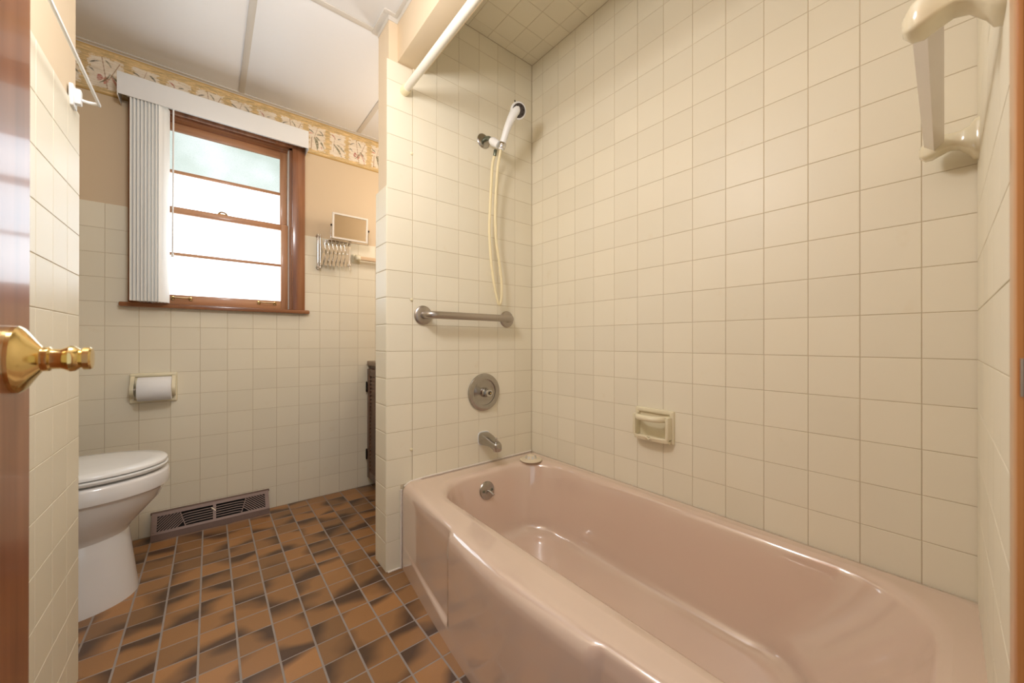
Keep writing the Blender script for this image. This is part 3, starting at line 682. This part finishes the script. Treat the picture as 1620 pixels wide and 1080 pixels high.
def frame_ring(mb, f, a0, a1, b0, b1, bw, d, r=0.006):
    lp = []
    for ins, h in ((0, -0.002), (0, d*0.45), (0.0015, d*0.8), (0.005, d), (bw-0.004, d), (bw-0.001, d*0.8), (bw, -0.001)):
        q = max(0.002, r-ins*0.3); x0, x1, y0, y1 = a0+ins, a1-ins, b0+ins, b1-ins; ring = []
        for cx_, cy_, s0 in ((x1-q, y0+q, -90), (x1-q, y1-q, 0), (x0+q, y1-q, 90), (x0+q, y0+q, 180)):
            for k in range(5): a = math.radians(s0+22.5*k); ring.append(f(cx_+q*math.cos(a), cy_+q*math.sin(a), h))
        lp.append(ring)
    return mb.loft(lp)
# soap dish on the tub wall
sy0, sy1, sz0, sz1 = 0.674, 0.830, 0.536, 0.659
sd = thing('soap_dish', (XR, (sy0+sy1)/2, sz0), 'cream ceramic soap dish with grab rail set in the long tub wall', 'soap dish')
m = MB(); bw = 0.018
frame_ring(m, lambda a, b, d: (XR-d, a, b), sy0, sy1, sz0, sz1, bw, 0.012)
build(m, 'frame', M['ceramic'], sd)
build(MB().box(XR-0.003, XR+0.001, sy0+0.01, sy1-0.01, sz0+0.01, sz1-0.01), 'back_panel', M['ceramic'], sd)
lp = []
for y in np.linspace(sy0+0.012, sy1-0.012, 13):
    t = (y-(sy0+sy1)/2)/((sy1-sy0)/2-0.012); dx = 0.050*(1-abs(t)**4)+0.004
    lp.append([(XR-0.008-dx+0.014*math.cos(a)*(1.0), y, sz1-0.030+0.011*math.sin(a)) for a in [2*math.pi*k/14 for k in range(14)]])
build(MB().loft(lp, True, True, True), 'grab_rail', M['ceramic'], sd)
for y in (sy0+0.012, sy1-0.012): build(MB().box(XR-0.040, XR, y-0.006, y+0.006, sz0+0.018, sz1-0.022, 0.005), 'side_cheek', M['ceramic'], sd)
lp = []
for k in range(17):
    y = sy0+0.010+(sy1-sy0-0.020)*k/16; t = (k/16-0.5)*2; notch = 0.008*max(0, 1-abs(t)/0.14); dx = 0.046*(1-0.25*t**4)
    z_ = sz0+0.024-notch
    lp.append([(XR-0.002, y, sz0+0.006), (XR-0.02, y, sz0+0.003), (XR-dx+0.004, y, sz0+0.007), (XR-dx-0.002, y, z_-0.004), (XR-dx, y, z_), (XR-dx+0.006, y, z_-0.002), (XR-dx+0.010, y, sz0+0.014), (XR-0.002, y, sz0+0.013)])
build(MB().loft(lp, True, True, True), 'tray', M['ceramic'], sd, angle=50)

# shower curtain rod
cr = thing('curtain_rod', (0.612, 0.7, 1.927), 'white shower curtain rod running across the tub opening', 'curtain rod')
build(MB().tube([(0.612, YF-0.004, 1.927), (0.612, -0.028, 1.936)], 0.0145, 18), 'rod', M['rod_white'], cr)
for y, s, z in ((YF+0.0015, -1, 1.927), (-0.030, 1, 1.936)): build(MB().lathe([(0.018, 0.0), (0.019, 0.003), (0.019, 0.026), (0.0165, 0.031), (0.0145, 0.031)], (0.612, y, z), (0, s, 0), 20), 'end_cap', M['cream_plastic'], cr)

# ------------------------------------------------------------------ ceramic towel bar on the door wall
tb = thing('ceramic_towel_bar', (1.02, -0.015, 1.345), 'translucent square towel bar on cream ceramic posts beside the door jamb', 'towel bar')
def post(u, d0, mb, z, n=Vector((0, 1, 0)), along=Vector((1, 0, 0)), base=Vector((0, 0, 0)), s=1.0):
    lp = []
    for d, ha, hz, dz in ((0.0, 0.031, 0.036, 0), (0.006, 0.030, 0.034, 0), (0.012, 0.023, 0.025, 0), (0.024, 0.0185, 0.0155, 0.004), (0.036, 0.019, 0.0135, 0.006), (0.048, 0.0215, 0.017, 0.005), (0.060, 0.022, 0.020, 0.002), (0.070, 0.019, 0.017, -0.001), (0.078, 0.008, 0.008, -0.003)):
        ring = []
        for k in range(20):
            a = 2*math.pi*k/20; c, sn = math.cos(a), math.sin(a); e = 0.36
            ring.append(tuple(base+n*(d*s)+along*(ha*s*math.copysign(abs(c)**e, c))+Vector((0, 0, z+dz*s+hz*s*math.copysign(abs(sn)**e, sn)))))
        lp.append(ring)
    return mb.loft(lp, True, True, True)
for X in (0.735, 1.25):
    u = (XR-X)/abs(dN.x); base = cN+dN*u; base.z = 0
    build(post(0, 0, MB(), 1.338, nN, dN, base, 1.08), 'post', M['ceramic'], tb, angle=50)
c_ = lambda X: cN+dN*((XR-X)/abs(dN.x))+nN*0.062
m = MB(); a, b = c_(0.725), c_(1.256); r_ = 0.0148
m.loft([[tuple(p+Vector((nN.x*r_*i, nN.y*r_*i, 1.342+r_*j))) for i, j in ((1, 0), (0, 1), (-1, 0), (0, -1))] for p in (a, b)], True, True, True)
build(m, 'bar', M['clear_bar'], tb, angle=20)

# ------------------------------------------------------------------ white wire towel rod on the left wall
tw = thing('wire_towel_rod', (XL, 1.2, 1.535), 'thin white towel rod bracketed to the left wall at the tile edge', 'towel rod')
RX = XL+0.047
for y in (1.445, 0.84):
    build(MB().box(XL-0.003, XL+0.006, y-0.019, y+0.019, 1.507, 1.563, 0.003).box(XL+0.004, XL+0.017, y-0.010, y+0.008, 1.517, 1.556, 0.003), 'bracket', M['white_plastic'], tw)
    build(MB().tube([(XL+0.012, y, 1.533), (XL+0.028, y, 1.531), (RX, y, 1.533)], 0.0038, 10, 3), 'arm', M['white_plastic'], tw)
build(MB().box(RX-0.0028, RX+0.0028, 0.80, 1.452, 1.529, 1.537, 0.0015), 'rod', M['white_plastic'], tw)

# ------------------------------------------------------------------ door and its frame
DX = -0.150
dr = struct(MB().box(DX-0.035, DX, -0.012, 0.6375, 0.012, 2.03, 0.002), 'door_1', M['door_wood'], 'glossy brown wooden door standing open at the left')
kz, ky = 0.892, 0.5985
ks = build(MB().lathe([(0.0335, 0.0), (0.0335, 0.003), (0.031, 0.006), (0.024, 0.010), (0.018, 0.0135), (0.0125, 0.017), (0.0125, 0.0185)], (DX, ky, kz), (1, 0, 0), 36), 'knob_rosette', M['brass'], dr)
build(MB().lathe([(0.0115, 0.016), (0.0125, 0.018), (0.0125, 0.022), (0.0105, 0.0235), (0.0105, 0.030), (0.0118, 0.0325), (0.0138, 0.036), (0.0132, 0.0395), (0.0095, 0.0435), (0.0102, 0.044), (0.0120, 0.0455), (0.0120, 0.050), (0.0108, 0.0515), (0.0, 0.052)], (DX, ky, kz), (1, 0, 0), 28), 'knob', M['brass'], ks)
tr = MB().box(0.430, 0.487, -0.036, -0.0198, 0.0, 2.09, 0.003).box(0.430, 0.450, -0.16, -0.0225, 0.0, 2.06, 0.001).box(-0.205, -0.185, -0.16, -0.045, 0.0, 2.06, 0.001).box(-0.205, 0.450, -0.16, -0.06, 2.04, 2.06, 0.001)
tj = struct(tr, 'trim_1', M['jamb_wood'], 'orange-brown wooden door casing at the right edge')
build(MB().box(0.4285, 0.4305, -0.085, -0.0245, 0.870, 0.914, 0.0008).lathe([(0.0022, -0.013), (0.0022, 0.013)], (0.4300, -0.0240, 0.886), (0, 0, 1), 10), 'strike_plate', M['brushed_steel'], tj)

# ------------------------------------------------------------------ toilet
TC = 1.96
to = thing('toilet', (-0.42, TC, 0.0), 'white toilet with closed lid half hidden behind the left wall', 'toilet')
def egg(xb, xf, hw, z, n=48, p=2.0, flat=0.0):
    """egg outline: round front at xf (towards the room), blunter back at xb"""
    cx = xf-hw*1.25; out = []
    for k in range(n):
        a = 2*math.pi*k/n; c, s = math.cos(a), math.sin(a)
        x = cx+(xf-cx)*c if c > 0 else cx+(cx-xb)*c
        out.append((x, TC+hw*math.copysign(abs(s)**(0.92 if c > 0 else 0.7), s), z))
    return out
XF = -0.122
bl_ = MB().loft([egg(-0.62, XF-0.105, 0.105, 0.19), egg(-0.64, XF-0.112, 0.112, 0.225), egg(-0.64, XF-0.098, 0.130, 0.252), egg(-0.64, XF-0.060, 0.152, 0.295), egg(-0.64, XF-0.026, 0.170, 0.335), egg(-0.64, XF-0.013, 0.176, 0.366), egg(-0.64, XF-0.007, 0.180, 0.377), egg(-0.64, XF+0.0, 0.185, 0.3795), egg(-0.64, XF+0.001, 0.186, 0.384), egg(-0.64, XF+0.001, 0.186, 0.424), egg(-0.64, XF-0.003, 0.182, 0.432), egg(-0.63, XF-0.015, 0.172, 0.435)], True, True, True)
build(bl_, 'bowl', M['porcelain'], to, angle=50)
build(MB().loft([egg(-0.66, -0.205, 0.142, 0.0), egg(-0.66, -0.206, 0.142, 0.012), egg(-0.65, -0.214, 0.130, 0.08), egg(-0.64, -0.223, 0.118, 0.16), egg(-0.64, -0.231, 0.110, 0.235), egg(-0.64, -0.245, 0.10, 0.27)], True, True, True), 'pedestal', M['porcelain'], to, angle=50)
build(MB().loft([egg(-0.60, XF-0.006, 0.180, 0.4425), egg(-0.60, XF-0.002, 0.184, 0.446), egg(-0.60, XF-0.002, 0.184, 0.453), egg(-0.60, XF-0.007, 0.179, 0.4565)], True, True, True), 'seat', M['seat_plastic'], to, angle=50)
for y in (-0.12, 0.12): build(MB().box(-0.30, -0.26, TC+y-0.012, TC+y+0.012, 0.434, 0.444, 0.003), 'bumper', M['rubber_dark'], to)
build(MB().loft([egg(-0.60, XF-0.009, 0.177, 0.459), egg(-0.60, XF-0.004, 0.182, 0.4615), egg(-0.60, XF-0.004, 0.182, 0.469), egg(-0.60, XF-0.010, 0.176, 0.474), egg(-0.59, XF-0.05, 0.14, 0.4775), egg(-0.5, XF-0.15, 0.06, 0.4785)], True, True, True), 'lid', M['seat_plastic'], to, angle=50)
build(MB().box(XFL+0.012, -0.66, TC-0.20, TC+0.20, 0.40, 0.76, 0.03, 4).box(-0.70, -0.60, TC-0.10, TC+0.10, 0.30, 0.43, 0.02, 3), 'tank', M['porcelain'], to)
build(MB().box(XFL+0.004, -0.65, TC-0.21, TC+0.21, 0.757, 0.79, 0.012, 3), 'tank_lid', M['porcelain'], to)

# ------------------------------------------------------------------ toilet paper
px0, px1, pz0, pz1 = -0.2836, -0.1207, 0.626, 0.764
th = thing('paper_holder', (-0.202, YB, 0.626), 'cream ceramic toilet paper holder on the window wall', 'paper holder')
m = MB(); y0, y1 = YB-0.010, YB+0.002
frame_ring(m, lambda a, b, d: (a, YB-d, b), px0, px1, pz0, pz1, 0.017, 0.011)
build(m, 'frame', M['ceramic'], th)
build(MB().box(px0+0.008, px1-0.008, YB-0.002, YB+0.001, pz0+0.008, pz1-0.008), 'back_panel', M['ceramic'], th)
for x, s in ((px0+0.012, 1), (px1-0.012, -1)):
    prof = [(YB+0.001, pz1-0.010), (YB-0.016, pz1-0.016), (YB-0.034, pz1-0.036), (YB-0.050, pz1-0.052), (YB-0.060, pz1-0.070), (YB-0.056, pz1-0.088), (YB-0.040, pz1-0.098), (YB-0.020, pz1-0.106), (YB+0.001, pz1-0.118)]
    build(MB().prism(prof, 0, x-0.0065, x+0.0065), 'arm', M['ceramic'], th, angle=50)
rc = (-0.195, YB-0.050, 0.694)
build(MB().tube([(px0+0.016, rc[1], rc[2]), (px0+0.030, rc[1], rc[2]), (px0+0.031, rc[1], rc[2]), (px1-0.031, rc[1], rc[2]), (px1-0.030, rc[1], rc[2]), (px1-0.016, rc[1], rc[2])], [0.005, 0.005, 0.009, 0.009, 0.005, 0.005], 14), 'spindle', M['chrome'], th)
rx0, rx1, rr_ = -0.2515, -0.1385, 0.054
tp = thing('toilet_paper_roll', rc, 'white toilet paper roll on the ceramic holder', 'toilet paper')
build(MB().lathe([(0.020, 0.0), (rr_-0.001, 0.0), (rr_, 0.0015), (rr_, rx1-rx0-0.0015), (rr_-0.001, rx1-rx0), (0.020, rx1-rx0), (0.020, 0.0)], (rx0, rc[1], rc[2]), (1, 0, 0), 48), 'paper', M['paper'], tp)
build(MB().lathe([(0.0195, 0.0005), (0.0195, rx1-rx0-0.0005), (0.017, rx1-rx0-0.0005), (0.017, 0.0005), (0.0195, 0.0005)], (rx0, rc[1], rc[2]), (1, 0, 0), 24), 'core', M['tan_bar'], tp)

# ------------------------------------------------------------------ baseboard register
rg = thing('baseboard_register', (0.018, YB, 0.0), 'brown metal baseboard heat register below the window', 'register')
A = Vector((0, YB-0.010, 0.104)); B = Vector((0, YB-0.068, 0.026)); RX0, RX1 = -0.2085, 0.2475
fd = (B-A); fl_ = fd.length; fdn = fd.normalized(); fn = Vector((0, fdn.z, -fdn.y)); fn = fn if fn.y < 0 else -fn
def fp(x, v, d): p = A+fdn*v+fn*d; return (x, p.y, p.z)
def fbar(mb, pts, wd, th_, d0=0.0):
    """flat bar on the sloping face along a 2D path (x, v)"""
    lp = []
    for i, (x, v) in enumerate(pts):
        q0 = Vector(pts[max(i-1, 0)]); q1 = Vector(pts[min(i+1, len(pts)-1)]); t = (q1-q0).normalized(); n_ = Vector((-t.y, t.x))*wd/2
        lp.append([fp(x+n_.x, v+n_.y, d0), fp(x+n_.x, v+n_.y, d0+th_), fp(x-n_.x, v-n_.y, d0+th_), fp(x-n_.x, v-n_.y, d0)])
    return mb.loft(lp, True, True, True)
m = MB(); g0, g1 = 0.016, fl_-0.012; bx0_, bx1_ = RX0+0.020, RX1-0.018
fbar(m, [(RX0, g0/2), (RX1, g0/2)], g0, 0.003); fbar(m, [(RX0, (g1+fl_)/2), (RX1, (g1+fl_)/2)], fl_-g1, 0.003)
fbar(m, [((RX0+bx0_)/2, g0-0.001), ((RX0+bx0_)/2, g1+0.001)], bx0_-RX0, 0.0029); fbar(m, [((RX1+bx1_)/2, g0-0.001), ((RX1+bx1_)/2, g1+0.001)], RX1-bx1_, 0.0029)
m.box(RX0-0.004, RX1+0.004, YB-0.012, YB+0.002, 0.100, 0.110, 0.001)
build(m, 'frame', M['register_brown'], rg)
build(MB().prism([(B.y-0.001, B.z+0.002), (B.y-0.007, 0.0005), (B.y+0.02, 0.0005), (B.y+0.02, B.z)], 0, RX0, RX1), 'kick_strip', M['register_brown'], rg)
for x in (RX0, RX1-0.002): build(MB().prism([(A.y, A.z), (B.y, B.z), (B.y-0.006, 0.0005), (YB, 0.0005), (YB, A.z)], 0, x, x+0.002), 'end_cap', M['register_brown'], rg)
build(MB().prism([(A.y+0.010, A.z-0.004), (B.y+0.016, B.z-0.002), (B.y+0.03, 0.002), (YB, 0.002), (YB, A.z-0.004)], 0, RX0+0.003, RX1-0.003), 'duct_cavity', M['register_dark'], rg)
cx = (RX0+RX1)/2
build(fbar(MB(), [(cx, g0-0.002), (cx, g1+0.002)], 0.012, 0.0032), 'centre_post', M['register_brown'], rg)
for s in (-1, 1):
    e0 = cx+s*0.006; e1 = (bx1_ if s > 0 else bx0_)
    xd = lambda v: cx+s*(0.128-0.020*(v-g0)/(g1-g0))
    # divider between straight and slanted louvres
    build(fbar(MB(), [(xd(g0), g0), (xd(g1), g1)], 0.0035, 0.003), 'divider', M['register_brown'], rg)
    for k in range(5):
        v = g0+(g1-g0)*(k+0.95)/5.9
        build(fbar(MB(), [(e0, v), (xd(v)-s*0.03, v), (xd(v)-s*0.012, v+0.0012), (xd(v), v+0.005)], 0.0034, 0.0024, -0.0006), 'louvre', M['register_brown'], rg)
    c = -0.055
    while c < 0.09:
        seg = []
        for k in range(41):
            v = g0+(g1-g0)*k/40; x = xd(g0)+s*(c+(v-g0)*1.0)
            if s*(x-xd(v)) >= 0 and s*(e1-x) >= 0: seg.append((x, v))
        if len(seg) > 4: build(fbar(MB(), [seg[0], seg[-1]], 0.0034, 0.0024, -0.0006), 'louvre', M['register_brown'], rg)
        c += 0.0122
build(fbar(MB(), [(cx-0.012, g0+0.012), (cx+0.004, g0+0.030)], 0.004, 0.006), 'damper_lever', M['beige_plastic'], rg)
for x in (RX0+0.010, RX1-0.009): build(MB().lathe([(0.0035, 0.002), (0.003, 0.0042), (0, 0.0046)], fp(x, fl_-0.012, 0), fn, 10), 'screw', M['register_brown'], rg)

# ------------------------------------------------------------------ extending mirror
mi = thing('extension_mirror', (0.4933, YB, 1.34), 'rectangular shaving mirror on a folded chrome scissor bracket beside the window', 'mirror')
MX = 0.4945; my = YB-0.030
for z in (1.345, 1.528): build(MB().lathe([(0.013, 0.0), (0.0135, 0.003), (0.010, 0.007), (0.007, 0.020), (0.008, 0.032)], (MX, YB+0.002, z), (0, -1, 0), 16), 'wall_mount', M['chrome'], mi)
build(MB().tube([(MX-0.004, YB-0.010, 1.335), (MX-0.004, YB-0.010, 1.54)], 0.0065, 12), 'mount_bar', M['chrome'], mi)
build(MB().tube([(MX+0.003, my, 1.338), (MX+0.003, my, 1.532)], 0.0042, 12), 'pivot_rod', M['chrome'], mi)
ey = YB-0.062; NX = 7; zt_, zb_ = 1.5050, 1.3600
xa, xb = 0.5050, 0.6480
for k in range(NX):
    for s in (0, 1):
        x0 = xa+(xb-xa)*(k-0.15)/NX; x1 = xa+(xb-xa)*(k+1.15)/NX; y_ = my+(ey-my)*(k+0.5)/NX-0.003*s
        za, zb2 = (zt_, zb_) if s == 0 else (zb_, zt_)
        m = MB(); d = Vector((x1-x0, 0, zb2-za)).normalized(); n_ = Vector((-d.z, 0, d.x))*0.0066; p0 = Vector((x0, y_, za)); p1 = Vector((x1, y_, zb2))
        ring = [p0+n_, p0-d*0.005, p0-n_, p1-n_, p1+d*0.005, p1+n_]
        m.loft([[tuple(p) for p in ring], [tuple(p+Vector((0, -0.0016, 0))) for p in ring]], True, True, True)
        build(m, 'scissor_link', M['chrome'], mi)
    xm = xa+(xb-xa)*(k+0.5)/NX
    build(MB().lathe([(0.003, 0), (0.003, 0.003), (0, 0.004)], (xm, my+(ey-my)*(k+0.5)/NX-0.004, (zt_+zb_)/2), (0, -1, 0), 8), 'rivet', M['chrome'], mi)
ex = 0.6530
build(MB().tube([(ex, ey, 1.338), (ex, ey, 1.520)], 0.0032, 10).box(ex-0.010, ex+0.004, ey-0.005, ey+0.005, 1.497, 1.510, 0.002).box(ex-0.010, ex+0.004, ey-0.005, ey+0.005, 1.362, 1.374, 0.002), 'end_rod', M['chrome'], mi)
fy_ = YB-0.115
mc = Vector((0.6420, fy_, 1.578)); hwm, hhm = 0.099, 0.0735; tl = math.radians(-3)
ux = Vector((1, 0, 0)); uz = Vector((0, math.sin(tl), math.cos(tl))); un_ = ux.cross(uz); un_ = un_ if un_.y < 0 else -un_
def obox(mb, c, hx, hz, d0, d1):
    v = [tuple(c+ux*i*hx+uz*j*hz+un_*d) for d in (d0, d1) for j in (-1, 1) for i in (-1, 1)]
    return mb.add(v, [(0,2,3,1),(4,5,7,6),(0,1,5,4),(2,6,7,3),(0,4,6,2),(1,3,7,5)])
m = MB(); fw_ = 0.0048
for c, hx, hz in ((mc+uz*(hhm-fw_), hwm, fw_), (mc-uz*(hhm-fw_), hwm, fw_), (mc+ux*(hwm-fw_), fw_, hhm), (mc-ux*(hwm-fw_), fw_, hhm)): obox(m, c, hx, hz, -0.006, 0.004 if hx > 0.02 else 0.0039)
fr = build(m, 'mirror_frame', M['mirror_frame'], mi)
build(obox(MB(), mc, hwm-0.003, hhm-0.003, -0.005, 0.0), 'mirror_glass', M['mirror'], fr)
yk = mc.y+0.012
build(MB().tube([tuple(mc-ux*(hwm+0.006)), (mc.x-hwm-0.006, yk, mc.z-0.04), (mc.x-hwm-0.006, yk, mc.z-hhm-0.008), (ex, yk, mc.z-hhm-0.010), (mc.x+hwm+0.006, yk, mc.z-hhm-0.008), (mc.x+hwm+0.006, yk, mc.z-0.04), tuple(mc+ux*(hwm+0.006))], 0.0026, 8), 'yoke', M['chrome'], mi)
build(MB().tube([(ex, ey, 1.515), (ex, yk, mc.z-hhm-0.010)], 0.0035, 8), 'yoke_arm', M['chrome'], mi)
for s in (-1, 1): build(MB().lathe([(0.006, 0), (0.007, 0.003), (0.005, 0.006), (0, 0.007)], mc+ux*s*(hwm+0.003), ux*s, 12), 'yoke_knob', M['dark_metal'], mi)

# ceramic towel bar on the window wall, running behind the partition
t2 = thing('wall_towel_bar', (0.93, YB, 1.425), 'tan towel bar on a cream ceramic post behind the shaving mirror', 'towel bar')
for X in (0.705, 1.18):
    build(post(0, 0, MB(), 1.424, Vector((0, -1, 0)), Vector((1, 0, 0)), Vector((X, YB+0.001, 0)), 0.82), 'post', M['ceramic'], t2, angle=50)
build(MB().box(0.70, 1.185, YB-0.058, YB-0.036, 1.413, 1.435, 0.003), 'bar', M['tan_bar'], t2)

# ------------------------------------------------------------------ vanity
vn = thing('vanity_cabinet', (1.04, 2.0, 0.0), 'dark brown louvred vanity cabinet with speckled top behind the partition wall', 'vanity')
vx, vy0, vy1 = 0.787, YWB+0.002, YB-0.001
build(MB().box(vx+0.018, XR-0.002, vy0, vy1, 0.046, 0.760, 0.002).box(vx+0.07, XR-0.002, vy0, vy1, 0.002, 0.05), 'carcass', M['vanity_wood'], vn)
build(MB().box(vx-0.014, XR, vy0, vy1, 0.760, 0.790, 0.006), 'countertop', M['counter'], vn)
build(MB().box(vx, vx+0.019, vy1-0.030, vy1, 0.046, 0.760, 0.002).box(vx, vx+0.019, vy0, vy0+0.03, 0.046, 0.760, 0.002).box(vx, vx+0.019, vy0+0.03, vy1-0.03, 0.735, 0.760, 0.002).box(vx, vx+0.019, vy0+0.03, vy1-0.03, 0.046, 0.070, 0.002), 'face_frame', M['vanity_wood'], vn)
dmid = (vy0+vy1)/2
for a, b, hin in ((dmid+0.002, vy1-0.024, 1), (vy0+0.024, dmid-0.002, -1)):
    z0, z1 = 0.062, 0.742; sw = 0.045
    dd = build(MB().box(vx-0.019, vx-0.001, a, a+sw, z0, z1, 0.003).box(vx-0.019, vx-0.001, b-sw, b, z0, z1, 0.003).box(vx-0.0185, vx-0.001, a+sw-0.002, b-sw+0.002, z0, z0+sw, 0.003).box(vx-0.0185, vx-0.001, a+sw-0.002, b-sw+0.002, z1-sw, z1, 0.003), 'louvred_door', M['vanity_wood'], vn)
    ns = 26
    for k in range(ns):
        z = z0+sw+(z1-z0-2*sw)*(k+0.5)/ns
        build(MB().prism([(vx-0.018, z-0.012), (vx-0.013, z-0.012), (vx-0.003, z+0.010), (vx-0.008, z+0.012)], 1, a+sw-0.001, b-sw+0.001) if False else MB().add([(vx-0.018, y, z-0.012) for y in (a+sw, b-sw)]+[(vx-0.012, y, z-0.012) for y in (a+sw, b-sw)]+[(vx-0.003, y, z+0.010) for y in (a+sw, b-sw)]+[(vx-0.009, y, z+0.012) for y in (a+sw, b-sw)], [(0, 1, 3, 2), (2, 3, 5, 4), (4, 5, 7, 6), (6, 7, 1, 0), (0, 2, 4, 6), (1, 7, 5, 3)]), 'slat', M['vanity_wood'], dd)
    hy = b+0.002 if hin > 0 else a-0.002
    for z in (0.627, 0.205):
        build(MB().box(vx-0.022, vx-0.0, hy-0.010, hy+0.012, z-0.020, z+0.020, 0.002).lathe([(0.004, -0.032), (0.005, -0.028), (0.005, 0.028), (0.004, 0.032), (0, 0.036)], (vx-0.022, hy, z), (0, 0, 1), 10), 'hinge', M['dark_metal'], dd)
